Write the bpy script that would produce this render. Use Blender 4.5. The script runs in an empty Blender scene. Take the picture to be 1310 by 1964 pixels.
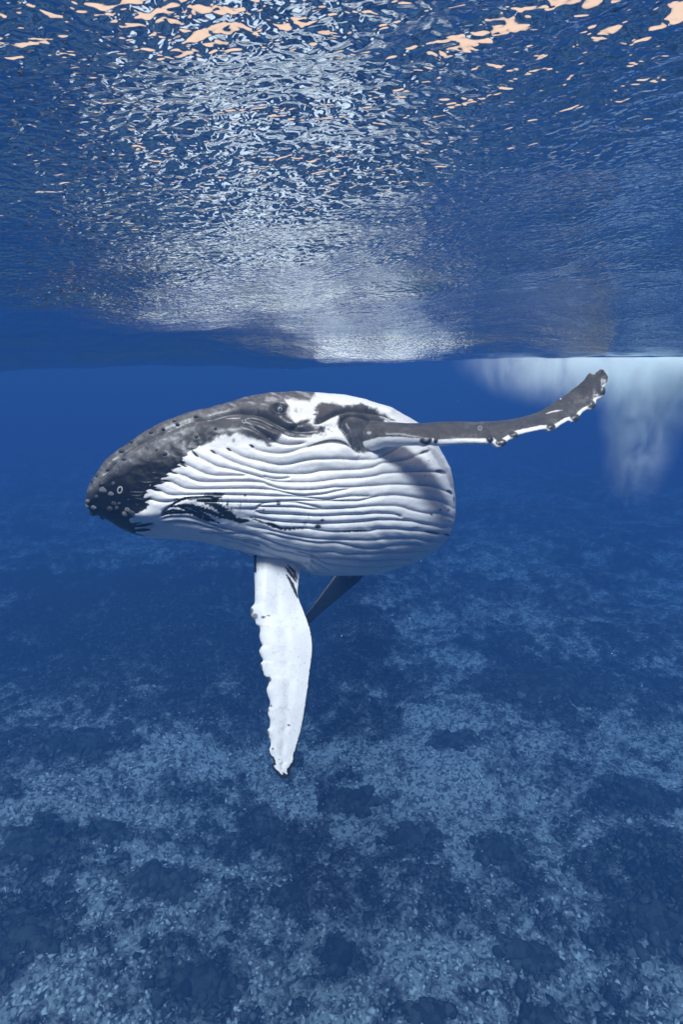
import bpy, math, random
import numpy as np
from mathutils import Vector

rng = np.random.default_rng(7)
random.seed(7)
C = bpy.context.scene.collection
sc = bpy.context.scene

# ------------------------------------------------------------------ camera, sky, sun, exposure
F_PX = 1090.0            # focal length in photograph pixels (height 1964)
PITCH = math.atan((982 - 700) / F_PX)
CAM_F = np.array([0, math.cos(PITCH), -math.sin(PITCH)])
CAM_U = np.array([0, math.sin(PITCH), math.cos(PITCH)])
CAM_R = np.array([1.0, 0, 0])

cam_d = bpy.data.cameras.new('camera')
cam = bpy.data.objects.new('camera', cam_d); C.objects.link(cam)
cam_d.sensor_fit = 'VERTICAL'; cam_d.sensor_height = 36.0
cam_d.lens = F_PX / 1964 * 36.0
cam_d.clip_start = 0.02; cam_d.clip_end = 1500
cam.location = (0, 0, 0)
cam.rotation_euler = (math.pi / 2 - PITCH, 0, 0)
sc.camera = cam

SUN_EL = math.radians(63); SUN_AZ = math.radians(180)     # azimuth clockwise from +Y
w = bpy.data.worlds.new('World'); sc.world = w; w.use_nodes = True
nt = w.node_tree; nt.nodes.clear()
wo = nt.nodes.new('ShaderNodeOutputWorld'); bg = nt.nodes.new('ShaderNodeBackground')
sky = nt.nodes.new('ShaderNodeTexSky'); sky.sky_type = 'NISHITA'; sky.sun_disc = False
sky.sun_elevation = SUN_EL; sky.sun_rotation = SUN_AZ; sky.dust_density = 4.0; sky.air_density = 1.0
mixw = nt.nodes.new('ShaderNodeMix'); mixw.data_type = 'RGBA'
mixw.inputs['Factor'].default_value = 0.75
mixw.inputs['B'].default_value = (17.0, 11.6, 8.2, 1)      # thin warm-white cloud cover
nt.links.new(sky.outputs[0], mixw.inputs['A'])
nt.links.new(mixw.outputs['Result'], bg.inputs['Color'])
bg.inputs['Strength'].default_value = 0.07
nt.links.new(bg.outputs[0], wo.inputs[0])

sun_d = bpy.data.lights.new('sun', 'SUN'); sun_d.energy = 5.0; sun_d.angle = math.radians(16)   # rays spread by the waves
sun_d.color = (1.0, 0.97, 0.94)
sun = bpy.data.objects.new('sun', sun_d); C.objects.link(sun)
sdir = Vector((math.sin(SUN_AZ) * math.cos(SUN_EL), math.cos(SUN_AZ) * math.cos(SUN_EL), math.sin(SUN_EL)))
sun.rotation_euler = sdir.to_track_quat('Z', 'Y').to_euler()
sun.location = (0, 0, 30)

sc.view_settings.view_transform = 'Standard'; sc.view_settings.look = 'None'
sc.view_settings.exposure = 0.29; sc.view_settings.gamma = 1.0
sc.view_settings.use_curve_mapping = False
sc.cycles.max_bounces = 8; sc.cycles.volume_bounces = 5
sc.cycles.transparent_max_bounces = 8
sc.cycles.caustics_reflective = False
sc.cycles.sample_clamp_indirect = 6.0
sc.cycles.use_denoising = True

WATER_H = 0.27           # mean water level above the camera
BED_Z = -14.0

# ------------------------------------------------------------------ helpers
def Wp(px, py, d):
    """photograph pixel at axial distance d -> world point"""
    px = np.asarray(px, float); py = np.asarray(py, float); d = np.asarray(d, float)
    X = (px - 655) / F_PX * d; Y = (982 - py) / F_PX * d
    return X[..., None] * CAM_R + Y[..., None] * CAM_U + d[..., None] * CAM_F
def cam2world(P):
    return P[..., 0:1] * CAM_R + P[..., 1:2] * CAM_U + P[..., 2:3] * CAM_F

def _hash(ix, iy, iz, seed):
    h = (ix.astype(np.int64) * 374761393 + iy.astype(np.int64) * 668265263 + iz.astype(np.int64) * 2147483647 // 3 + seed * 1274126177) & 0xffffffff
    h = ((h ^ (h >> 13)) * 1274126177) & 0xffffffff
    h = (h ^ (h >> 16)) & 0xffffffff
    return h / 4294967295.0
def vnoise2(x, y, seed=0):
    xi = np.floor(x); yi = np.floor(y); fx = x - xi; fy = y - yi
    fx = fx * fx * fx * (fx * (fx * 6 - 15) + 10); fy = fy * fy * fy * (fy * (fy * 6 - 15) + 10)
    z = np.zeros_like(xi)
    a = _hash(xi, yi, z, seed); b = _hash(xi + 1, yi, z, seed)
    c = _hash(xi, yi + 1, z, seed); d = _hash(xi + 1, yi + 1, z, seed)
    return (a + (b - a) * fx) * (1 - fy) + (c + (d - c) * fx) * fy
def fbm2(x, y, seed=0, octv=4, gain=0.5):
    s = 0; a = 1; t = 0
    ca, sa = math.cos(0.6), math.sin(0.6)
    for k in range(octv):
        s = s + a * (vnoise2(x, y, seed + k * 17) - 0.5); t += a
        x, y = (x * ca - y * sa) * 2.03 + 5.1, (x * sa + y * ca) * 2.03 - 3.7
        a *= gain
    return s / t * 2

def link(name, verts, faces, mat, parent=None, smooth=True, attrs=None):
    me = bpy.data.meshes.new(name)
    verts = np.ascontiguousarray(verts, dtype=np.float32)
    faces = np.ascontiguousarray(faces, dtype=np.int32)
    k = faces.shape[1]
    me.vertices.add(len(verts)); me.vertices.foreach_set('co', verts.ravel())
    me.loops.add(faces.size); me.loops.foreach_set('vertex_index', faces.ravel())
    me.polygons.add(len(faces))
    me.polygons.foreach_set('loop_start', np.arange(0, faces.size, k, dtype=np.int32))
    me.polygons.foreach_set('loop_total', np.full(len(faces), k, dtype=np.int32))
    me.polygons.foreach_set('use_smooth', np.full(len(faces), smooth))
    me.update(calc_edges=True); me.validate()
    for an, av in (attrs or {}).items():
        at = me.attributes.new(an, 'FLOAT', 'POINT'); at.data.foreach_set('value', np.ascontiguousarray(av, dtype=np.float32))
    if mat: me.materials.append(mat)
    o = bpy.data.objects.new(name, me); C.objects.link(o)
    if parent: o.parent = parent
    return o
def tag(o, label=None, cat=None, group=None, kind=None):
    for k, v in (('label', label), ('category', cat), ('group', group), ('kind', kind)):
        if v: o[k] = v
    return o
def grid_faces(n, m, wrap=False):
    i = np.arange(n - 1)[:, None]; j = np.arange(m if wrap else m - 1)[None, :]
    j2 = (j + 1) % m
    a = i * m + j; b = i * m + j2; c = (i + 1) * m + j2; d = (i + 1) * m + j
    return np.stack([a, b, c, d], -1).reshape(-1, 4)
def icosphere(sub):
    t = (1 + 5 ** .5) / 2
    v = [(-1, t, 0), (1, t, 0), (-1, -t, 0), (1, -t, 0), (0, -1, t), (0, 1, t), (0, -1, -t), (0, 1, -t), (t, 0, -1), (t, 0, 1), (-t, 0, -1), (-t, 0, 1)]
    v = [np.array(p) / np.linalg.norm(p) for p in v]
    f = [(0, 11, 5), (0, 5, 1), (0, 1, 7), (0, 7, 10), (0, 10, 11), (1, 5, 9), (5, 11, 4), (11, 10, 2), (10, 7, 6), (7, 1, 8), (3, 9, 4), (3, 4, 2), (3, 2, 6), (3, 6, 8), (3, 8, 9), (4, 9, 5), (2, 4, 11), (6, 2, 10), (8, 6, 7), (9, 8, 1)]
    for _ in range(sub):
        cache = {}; nf = []
        def mid(a, b):
            k = (min(a, b), max(a, b))
            if k not in cache:
                p = v[a] + v[b]; v.append(p / np.linalg.norm(p)); cache[k] = len(v) - 1
            return cache[k]
        for a, b, c in f:
            ab, bc, ca = mid(a, b), mid(b, c), mid(c, a)
            nf += [(a, ab, ca), (b, bc, ab), (c, ca, bc), (ab, bc, ca)]
        f = nf
    return np.array(v), np.array(f)
ICO1, ICO1F = icosphere(1); ICO2, ICO2F = icosphere(2); ICO3, ICO3F = icosphere(3); ICO0, ICO0F = icosphere(0)
OCT = np.array([(1, 0, 0), (0, 1, 0), (-1, 0, 0), (0, -1, 0), (0, 0, 1), (0, 0, -1)], float)
OCTF = np.array([(0, 1, 4), (1, 2, 4), (2, 3, 4), (3, 0, 4), (1, 0, 5), (2, 1, 5), (3, 2, 5), (0, 3, 5)])

def catmull(P, n):
    """dense smooth curve through the points P (k, d)"""
    P = np.asarray(P, float)
    Q = np.vstack([2 * P[0] - P[1], P, 2 * P[-1] - P[-2]])
    k = len(P) - 1
    t = np.linspace(0, k, n); i = np.minimum(t.astype(int), k - 1); u = (t - i)[:, None]
    p0, p1, p2, p3 = Q[i], Q[i + 1], Q[i + 2], Q[i + 3]
    return 0.5 * ((2 * p1) + (-p0 + p2) * u + (2 * p0 - 5 * p1 + 4 * p2 - p3) * u ** 2 + (-p0 + 3 * p1 - 3 * p2 + p3) * u ** 3)
def arclen(P, n):
    d = np.r_[0, np.cumsum(np.linalg.norm(np.diff(P[:, :2], axis=0), axis=1))]
    t = np.linspace(0, d[-1], n)
    return np.stack([np.interp(t, d, P[:, c]) for c in range(P.shape[1])], 1)
def dist_line(x, y, L, maxd=40):
    """distance of points to polyline L, and parameter 0..1 of the nearest place"""
    best = np.full(x.shape, 1e9); par = np.zeros(x.shape)
    lo = L.min(0) - maxd; hi = L.max(0) + maxd
    m = (x > lo[0]) & (x < hi[0]) & (y > lo[1]) & (y < hi[1])
    xs = x[m]; ys = y[m]; b = best[m]; p = par[m]; n = len(L) - 1
    for i in range(n):
        ax, ay = L[i]; bx, by = L[i + 1]; dx, dy = bx - ax, by - ay
        q = dx * dx + dy * dy + 1e-9
        t = np.clip(((xs - ax) * dx + (ys - ay) * dy) / q, 0, 1)
        d = np.hypot(xs - ax - t * dx, ys - ay - t * dy)
        k = d < b
        b = np.where(k, d, b); p = np.where(k, (i + t) / n, p)
    best[m] = b; par[m] = p
    return best, par
def sd_poly(x, y, P):
    """signed distance, positive inside"""
    P = np.asarray(P, float); L = np.vstack([P, P[:1]])
    d = np.full(x.shape, 1e9); ins = np.zeros(x.shape, bool)
    for i in range(len(P)):
        ax, ay = L[i]; bx, by = L[i + 1]; dx, dy = bx - ax, by - ay
        t = np.clip(((x - ax) * dx + (y - ay) * dy) / (dx * dx + dy * dy + 1e-9), 0, 1)
        d = np.minimum(d, np.hypot(x - ax - t * dx, y - ay - t * dy))
        c = ((ay > y) != (by > y)) & (x < (bx - ax) * (y - ay) / (by - ay + 1e-12) + ax)
        ins ^= c
    return np.where(ins, d, -d)
def sstep(a, b, x):
    t = np.clip((x - a) / (b - a), 0, 1); return t * t * (3 - 2 * t)

# ------------------------------------------------------------------ materials
def nmat(name):
    m = bpy.data.materials.new(name); m.use_nodes = True
    t = m.node_tree; t.nodes.clear()
    return m, t, t.nodes.new, t.links.new

def mat_water_surface():
    m, t, N, L = nmat('water_surface')
    out = N('ShaderNodeOutputMaterial'); mix = N('ShaderNodeMixShader')
    tr = N('ShaderNodeBsdfTransparent'); gl = N('ShaderNodeBsdfGlossy'); fr = N('ShaderNodeFresnel')
    gl.inputs['Roughness'].default_value = 0.07; gl.inputs['Color'].default_value = (0.86, 0.94, 1, 1)
    tr.inputs['Color'].default_value = (1, 1, 1, 1)
    fr.inputs['IOR'].default_value = 1.333
    tc = N('ShaderNodeTexCoord')
    prev = None
    # small ripples as bump, three sizes, stretched along the wave crests
    for sc_, st, dist, ang, det in ((10.0, (1, 1.3, 1), 0.007, 0.55, 1.0), (44.0, (1, 1.3, 1), 0.0060, 0.55, 1.2)):
        mp = N('ShaderNodeMapping'); mp.inputs['Scale'].default_value = st; mp.inputs['Rotation'].default_value = (0, 0, ang)
        no = N('ShaderNodeTexNoise'); no.inputs['Scale'].default_value = sc_; no.inputs['Detail'].default_value = det
        no.inputs['Roughness'].default_value = 0.45; no.inputs['Distortion'].default_value = 0.4
        L(tc.outputs['Object'], mp.inputs['Vector']); L(mp.outputs[0], no.inputs['Vector'])
        b = N('ShaderNodeBump'); b.inputs['Strength'].default_value = 1.0; b.inputs['Distance'].default_value = dist
        L(no.outputs['Fac'], b.inputs['Height'])
        if prev: L(prev.outputs[0], b.inputs['Normal'])
        prev = b
    L(prev.outputs[0], gl.inputs['Normal']); L(prev.outputs[0], fr.inputs['Normal'])
    L(fr.outputs[0], mix.inputs[0]); L(tr.outputs[0], mix.inputs[1]); L(gl.outputs[0], mix.inputs[2])
    L(mix.outputs[0], out.inputs[0])
    return m

def mat_haze():
    m, t, N, L = nmat('sea_haze')
    out = N('ShaderNodeOutputMaterial'); v = N('ShaderNodeVolumePrincipled')
    v.inputs['Color'].default_value = (0.026, 0.083, 0.200, 1)
    v.inputs['Absorption Color'].default_value = (0.011, 0.149, 0.445, 1)
    v.inputs['Density'].default_value = 0.070
    v.inputs['Anisotropy'].default_value = 0.0
    L(v.outputs[0], out.inputs['Volume'])
    return m

CLOUD = [((0.12, 0, 0.40), (0.66, 0.9, 2.5), 7.0), ((-0.75, 0, 0.45), (2.1, 1.2, 0.85), 5.0), ((0.85, 0.2, 0.45), (1.2, 1.1, 1.3), 8.0), ((0.3, 0, 0.42), (1.1, 1.0, 1.0), 12.0)]
def mat_bubbles():
    m, t, N, L = nmat('bubble_cloud')
    out = N('ShaderNodeOutputMaterial'); v = N('ShaderNodeVolumePrincipled')
    v.inputs['Color'].default_value = (0.84, 0.95, 0.998, 1)
    v.inputs['Anisotropy'].default_value = -0.25
    at = N('ShaderNodeTexCoord')
    mp = N('ShaderNodeMapping'); mp.inputs['Scale'].default_value = (1.5, 1.2, 0.7)
    no = N('ShaderNodeTexNoise'); no.inputs['Scale'].default_value = 1.9; no.inputs['Detail'].default_value = 6; no.inputs['Roughness'].default_value = 0.62; no.inputs['Distortion'].default_value = 0.9
    L(at.outputs['Object'], mp.inputs[0]); L(mp.outputs[0], no.inputs['Vector'])
    nr = N('ShaderNodeMapRange'); nr.inputs['From Min'].default_value = 0.42; nr.inputs['From Max'].default_value = 0.64
    L(no.outputs['Fac'], nr.inputs['Value'])
    tot = None
    for c, rad, k in CLOUD:
        sb = N('ShaderNodeVectorMath'); sb.operation = 'SUBTRACT'; sb.inputs[1].default_value = c; L(at.outputs['Object'], sb.inputs[0])
        dv = N('ShaderNodeVectorMath'); dv.operation = 'DIVIDE'; dv.inputs[1].default_value = rad; L(sb.outputs[0], dv.inputs[0])
        ln = N('ShaderNodeVectorMath'); ln.operation = 'LENGTH'; L(dv.outputs[0], ln.inputs[0])
        fa = N('ShaderNodeMapRange'); fa.interpolation_type = 'SMOOTHSTEP'; fa.inputs['From Min'].default_value = 1.0; fa.inputs['From Max'].default_value = 0.0; fa.inputs['To Max'].default_value = k
        L(ln.outputs['Value'], fa.inputs['Value'])
        if tot is None: tot = fa.outputs[0]
        else:
            ad = N('ShaderNodeMath'); ad.operation = 'ADD'; L(tot, ad.inputs[0]); L(fa.outputs[0], ad.inputs[1]); tot = ad.outputs[0]
    r = N('ShaderNodeMath'); r.operation = 'MULTIPLY'; L(nr.outputs[0], r.inputs[0]); L(tot, r.inputs[1])
    L(r.outputs[0], v.inputs['Density'])
    L(v.outputs[0], out.inputs['Volume'])
    return m

def mat_skin():
    m, t, N, L = nmat('whale_skin')
    out = N('ShaderNodeOutputMaterial'); p = N('ShaderNodeBsdfPrincipled')
    at = N('ShaderNodeAttribute'); at.attribute_name = 'pigment'
    tc = N('ShaderNodeTexCoord')
    n1 = N('ShaderNodeTexNoise'); n1.inputs['Scale'].default_value = 9; n1.inputs['Detail'].default_value = 6; n1.inputs['Roughness'].default_value = 0.65
    n2 = N('ShaderNodeTexNoise'); n2.inputs['Scale'].default_value = 55; n2.inputs['Detail'].default_value = 4
    L(tc.outputs['Object'], n1.inputs['Vector']); L(tc.outputs['Object'], n2.inputs['Vector'])
    # mottling moves the pigment value a little
    m1 = N('ShaderNodeMapRange'); m1.inputs['From Min'].default_value = 0.3; m1.inputs['From Max'].default_value = 0.7
    m1.inputs['To Min'].default_value = -0.07; m1.inputs['To Max'].default_value = 0.07
    L(n1.outputs['Fac'], m1.inputs['Value'])
    m2 = N('ShaderNodeMapRange'); m2.inputs['From Min'].default_value = 0.3; m2.inputs['From Max'].default_value = 0.7
    m2.inputs['To Min'].default_value = -0.04; m2.inputs['To Max'].default_value = 0.04
    L(n2.outputs['Fac'], m2.inputs['Value'])
    ad = N('ShaderNodeMath'); ad.operation = 'ADD'; L(m1.outputs[0], ad.inputs[0]); L(m2.outputs[0], ad.inputs[1])
    wgt = N('ShaderNodeValToRGB'); we = wgt.color_ramp.elements      # mottling shows on the grey skin, hardly on white or black
    we[0].position = 0.0; we[0].color = (.12, .12, .12, 1); we[1].position = 0.95; we[1].color = (.22, .22, .22, 1)
    q = we.new(0.25); q.color = (1, 1, 1, 1); q = we.new(0.6); q.color = (1, 1, 1, 1)
    L(at.outputs['Fac'], wgt.inputs[0])
    a2 = N('ShaderNodeMath'); a2.operation = 'MULTIPLY_ADD'; L(ad.outputs[0], a2.inputs[0]); L(wgt.outputs[0], a2.inputs[1]); L(at.outputs['Fac'], a2.inputs[2])
    cr = N('ShaderNodeValToRGB'); e = cr.color_ramp.elements
    e[0].position = 0.05; e[0].color = (0.006, 0.0065, 0.008, 1)
    e[1].position = 0.97; e[1].color = (0.76, 0.77, 0.78, 1)
    x = cr.color_ramp.elements.new(0.33); x.color = (0.062, 0.062, 0.065, 1)
    x = cr.color_ramp.elements.new(0.55); x.color = (0.22, 0.22, 0.23, 1)
    x = cr.color_ramp.elements.new(0.8); x.color = (0.58, 0.58, 0.58, 1)
    L(a2.outputs[0], cr.inputs[0]); L(cr.outputs[0], p.inputs['Base Color'])
    p.inputs['Roughness'].default_value = 0.34
    p.inputs['Specular IOR Level'].default_value = 0.3
    bp = N('ShaderNodeBump'); bp.inputs['Distance'].default_value = 0.002; bp.inputs['Strength'].default_value = 0.4
    L(n2.outputs['Fac'], bp.inputs['Height'])
    b2 = N('ShaderNodeBump'); b2.inputs['Distance'].default_value = 0.004; b2.inputs['Strength'].default_value = 0.3
    L(n1.outputs['Fac'], b2.inputs['Height']); L(bp.outputs[0], b2.inputs['Normal'])
    L(b2.outputs[0], p.inputs['Normal'])
    L(p.outputs[0], out.inputs[0])
    return m

def mat_plain(name, col, rough=0.5, spec=0.3, nscale=40, amp=0.4, bump=0.002):
    m, t, N, L = nmat(name)
    out = N('ShaderNodeOutputMaterial'); p = N('ShaderNodeBsdfPrincipled')
    tc = N('ShaderNodeTexCoord'); n = N('ShaderNodeTexNoise'); n.inputs['Scale'].default_value = nscale; n.inputs['Detail'].default_value = 4
    L(tc.outputs['Object'], n.inputs['Vector'])
    mx = N('ShaderNodeMix'); mx.data_type = 'RGBA'
    mx.inputs['A'].default_value = tuple(c * (1 - amp) for c in col) + (1,)
    mx.inputs['B'].default_value = tuple(min(1, c * (1 + amp)) for c in col) + (1,)
    L(n.outputs['Fac'], mx.inputs['Factor']); L(mx.outputs['Result'], p.inputs['Base Color'])
    p.inputs['Roughness'].default_value = rough; p.inputs['Specular IOR Level'].default_value = spec
    b = N('ShaderNodeBump'); b.inputs['Distance'].default_value = bump; L(n.outputs['Fac'], b.inputs['Height']); L(b.outputs[0], p.inputs['Normal'])
    L(p.outputs[0], out.inputs[0])
    return m

def mat_bed(name='seabed'):
    m, t, N, L = nmat(name)
    out = N('ShaderNodeOutputMaterial'); p = N('ShaderNodeBsdfPrincipled')
    at = N('ShaderNodeAttribute'); at.attribute_name = 'cover'
    tc = N('ShaderNodeTexCoord')
    n = N('ShaderNodeTexNoise'); n.inputs['Scale'].default_value = 2.2; n.inputs['Detail'].default_value = 10; n.inputs['Roughness'].default_value = 0.78
    vo = N('ShaderNodeTexVoronoi'); vo.inputs['Scale'].default_value = 5.5; vo.inputs['Randomness'].default_value = 1.0
    L(tc.outputs['Object'], n.inputs['Vector']); L(n.outputs['Color'], vo.inputs['Vector'])
    v2 = N('ShaderNodeTexVoronoi'); v2.inputs['Scale'].default_value = 7.0
    L(tc.outputs['Object'], v2.inputs['Vector'])
    sub = N('ShaderNodeMath'); sub.operation = 'MULTIPLY_ADD'; sub.inputs[1].default_value = 1.9; sub.inputs[2].default_value = -0.95
    L(n.outputs['Fac'], sub.inputs[0])
    ad = N('ShaderNodeMath'); ad.operation = 'ADD'; L(at.outputs['Fac'], ad.inputs[0]); L(sub.outputs[0], ad.inputs[1])
    cr = N('ShaderNodeValToRGB'); e = cr.color_ramp.elements
    e[0].position = 0.12; e[0].color = (0.62, 0.63, 0.60, 1)
    e[1].position = 0.85; e[1].color = (0.030, 0.036, 0.038, 1)
    x = e.new(0.5); x.color = (0.20, 0.20, 0.19, 1)
    L(ad.outputs[0], cr.inputs[0])
    n3 = N('ShaderNodeTexNoise'); n3.inputs['Scale'].default_value = 5.0; n3.inputs['Detail'].default_value = 6; n3.inputs['Distortion'].default_value = 1.2; L(tc.outputs['Object'], n3.inputs['Vector'])
    mr = N('ShaderNodeMapRange'); mr.inputs['From Min'].default_value = 0.4; mr.inputs['From Max'].default_value = 0.58; mr.inputs['To Min'].default_value = 0.22; mr.inputs['To Max'].default_value = 1.1; L(n3.outputs['Fac'], mr.inputs['Value'])
    mx = N('ShaderNodeMix'); mx.data_type = 'RGBA'; mx.blend_type = 'MULTIPLY'; mx.inputs['Factor'].default_value = 1.0
    L(cr.outputs[0], mx.inputs['A']); L(mr.outputs[0], mx.inputs['B'])
    L(mx.outputs['Result'], p.inputs['Base Color'])
    p.inputs['Roughness'].default_value = 0.95; p.inputs['Specular IOR Level'].default_value = 0.05
    b = N('ShaderNodeBump'); b.inputs['Distance'].default_value = 0.22; L(n.outputs['Fac'], b.inputs['Height'])
    L(b.outputs[0], p.inputs['Normal'])
    L(p.outputs[0], out.inputs[0])
    return m

def mat_random(name, cols, rough=0.95):
    """colour picked per piece through the attribute 'shade'"""
    m, t, N, L = nmat(name)
    out = N('ShaderNodeOutputMaterial'); p = N('ShaderNodeBsdfPrincipled')
    at = N('ShaderNodeAttribute'); at.attribute_name = 'shade'
    tc = N('ShaderNodeTexCoord'); n = N('ShaderNodeTexNoise'); n.inputs['Scale'].default_value = 9; n.inputs['Detail'].default_value = 5
    L(tc.outputs['Object'], n.inputs['Vector'])
    ma = N('ShaderNodeMath'); ma.operation = 'MULTIPLY_ADD'; ma.inputs[1].default_value = 0.5; ma.inputs[2].default_value = -0.25
    L(n.outputs['Fac'], ma.inputs[0])
    ad = N('ShaderNodeMath'); ad.operation = 'ADD'; L(ma.outputs[0], ad.inputs[0]); L(at.outputs['Fac'], ad.inputs[1])
    cr = N('ShaderNodeValToRGB'); e = cr.color_ramp.elements
    e[0].position = 0; e[0].color = cols[0] + (1,); e[1].position = 1; e[1].color = cols[-1] + (1,)
    for i, c in enumerate(cols[1:-1]):
        x = e.new((i + 1) / (len(cols) - 1)); x.color = c + (1,)
    L(ad.outputs[0], cr.inputs[0]); L(cr.outputs[0], p.inputs['Base Color'])
    p.inputs['Roughness'].default_value = rough; p.inputs['Specular IOR Level'].default_value = 0.05
    L(p.outputs[0], out.inputs[0])
    return m

# ------------------------------------------------------------------ water surface
def polar(r0, r1, ratio, n_front, n_back, half):
    nr = int(math.log(r1 / r0) / math.log(ratio)) + 1
    r = r0 * ratio ** np.arange(nr)
    a = np.r_[np.linspace(-half, half, n_front, endpoint=False), np.linspace(half, 2 * math.pi - half, n_back, endpoint=False)]
    R, A = np.meshgrid(r, a, indexing='ij')
    return R, A, R * np.sin(A), R * np.cos(A), nr, len(a)

def build_surface():
    R, A, x, y, nr, na = polar(0.10, 240, 1.012, 560, 60, math.radians(42))
    # long swell: a trough line some eight metres out hides what lies behind it
    yy = y + 0.10 * x + 0.5 * np.sin(0.3 * x)
    prof = np.interp(yy, [-60, -20, -8, -2, -1, 0, 0.55, 0.8, 1.0, 1.3, 1.8, 3, 4.3, 5.2, 5.9, 6.7, 8.2, 11, 15, 22, 28, 40, 60, 250],
                     [.3, .3, .48, .62, .58, .49, .415, .376, .348, .32, .29, .23, .14, .07, .035, .06, .17, .30, .22, .22, .3, .25, .25, .25])
    z = prof + 0.022 * np.clip(x, -6, 6) * sstep(2, 6, y) + 0.03 * fbm2(x / 2.6, y / 3.5, 14, 2) * sstep(2, 5, y)
    z += 0.10 * x * (1 - sstep(1.3, 3.5, y)) * np.exp(-(x / 1.5) ** 2)
    # wind waves and chop
    spec = []
    r_ = np.random.default_rng(3)
    lam = np.geomspace(5.0, 0.14, 64)
    for l in lam:
        th = r_.normal(0.5, 0.85); k = 2 * math.pi / l
        slope = 0.024 if l > 1.2 else 0.018
        if l < 0.4: slope = 0.018
        spec.append((k * math.sin(th), k * math.cos(th), slope / k, r_.uniform(0, 6.28), l))
    for kx, ky, amp, ph, l in spec:
        fade = np.clip(l / (R * 0.0105 * 2.5 + 1e-6) - 0.6, 0, 1)     # drop what the mesh cannot carry
        # groups: amplitude varies over the surface
        g = 0.55 + 0.9 * vnoise2(x * 0.5 / l ** .5 + ph * 7, y * 0.5 / l ** .5, int(ph * 100))
        z += amp * fade * g * np.sin(kx * x + ky * y + ph) 
    # a steeper patch of chop to the right, close overhead
    pk = np.exp(-(((x - 0.33) / 0.33) ** 2 + ((y - 0.68) / 0.26) ** 2)) 
    gq = 0.5 + 1.3 * vnoise2(x * 7, y * 7, 55)
    z += 1.25 * pk * gq * (0.0022 * np.sin(2 * math.pi * (y * 0.80 + x * 0.60) / 0.125 + 1.1 + 2 * vnoise2(x * 5, y * 5, 8)) + 0.0016 * np.sin(2 * math.pi * (y * 0.9 + x * 0.44) / 0.078 + 3 * vnoise2(x * 6, y * 6, 9)) + 0.0010 * np.sin(2 * math.pi * (y * 0.66 + x * 0.75) / 0.052 + 2 + 3 * vnoise2(x * 8, y * 8, 10)) + 0.0008 * np.sin(2 * math.pi * (y * 0.98 - x * 0.2) / 0.043 + 2))
    v = np.stack([x, y, z], -1).reshape(-1, 3)
    # centre cap
    f = grid_faces(nr, na, True)
    f = f[:, ::-1] if False else f
    # orientation: make normals point up
    a, b, c = v[f[0, 0]], v[f[0, 1]], v[f[0, 2]]
    if np.cross(b - a, c - b)[2] < 0: f = f[:, ::-1]
    cz = v[:na, 2].mean()
    v = np.vstack([v, [[0, 0, cz]]])
    cap = np.array([[i, (i + 1) % na, len(v) - 1, len(v) - 1] for i in range(na)])
    a, b, c = v[cap[0, 0]], v[cap[0, 1]], v[cap[0, 2]]
    tri = cap[:, :3]
    if np.cross(b - a, c - b)[2] < 0: tri = tri[:, ::-1]
    # close the hub with quads of two triangles
    q = []
    for i in range(0, na - 1, 2):
        q.append([i, (i + 1) % na, (i + 2) % na, len(v) - 1])
    q = np.array(q)
    a, b, c = v[q[0, 0]], v[q[0, 1]], v[q[0, 2]]
    if np.cross(b - a, c - b)[2] < 0: q = q[:, ::-1]
    f = np.vstack([f, q])
    o = link('water_surface', v, f, mat_water_surface())
    tag(o, 'rippled underside of the sea surface, mirroring the white whale', None, None, 'structure')
    return float(v[:, 2].max())
top_z = build_surface()

# ------------------------------------------------------------------ haze (the sea water)
def box(name, lo, hi, mat):
    x0, y0, z0 = lo; x1, y1, z1 = hi
    v = [(x0, y0, z0), (x1, y0, z0), (x1, y1, z0), (x0, y1, z0), (x0, y0, z1), (x1, y0, z1), (x1, y1, z1), (x0, y1, z1)]
    f = [(0, 3, 2, 1), (4, 5, 6, 7), (0, 1, 5, 4), (1, 2, 6, 5), (2, 3, 7, 6), (3, 0, 4, 7)]
    return link(name, v, f, mat, smooth=False)
hz = box('haze', (-260, -260, BED_Z - 3.5), (260, 260, top_z + 0.1), mat_haze())
tag(hz, 'clear blue sea water that fades far things to blue', None, None, 'stuff')

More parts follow.
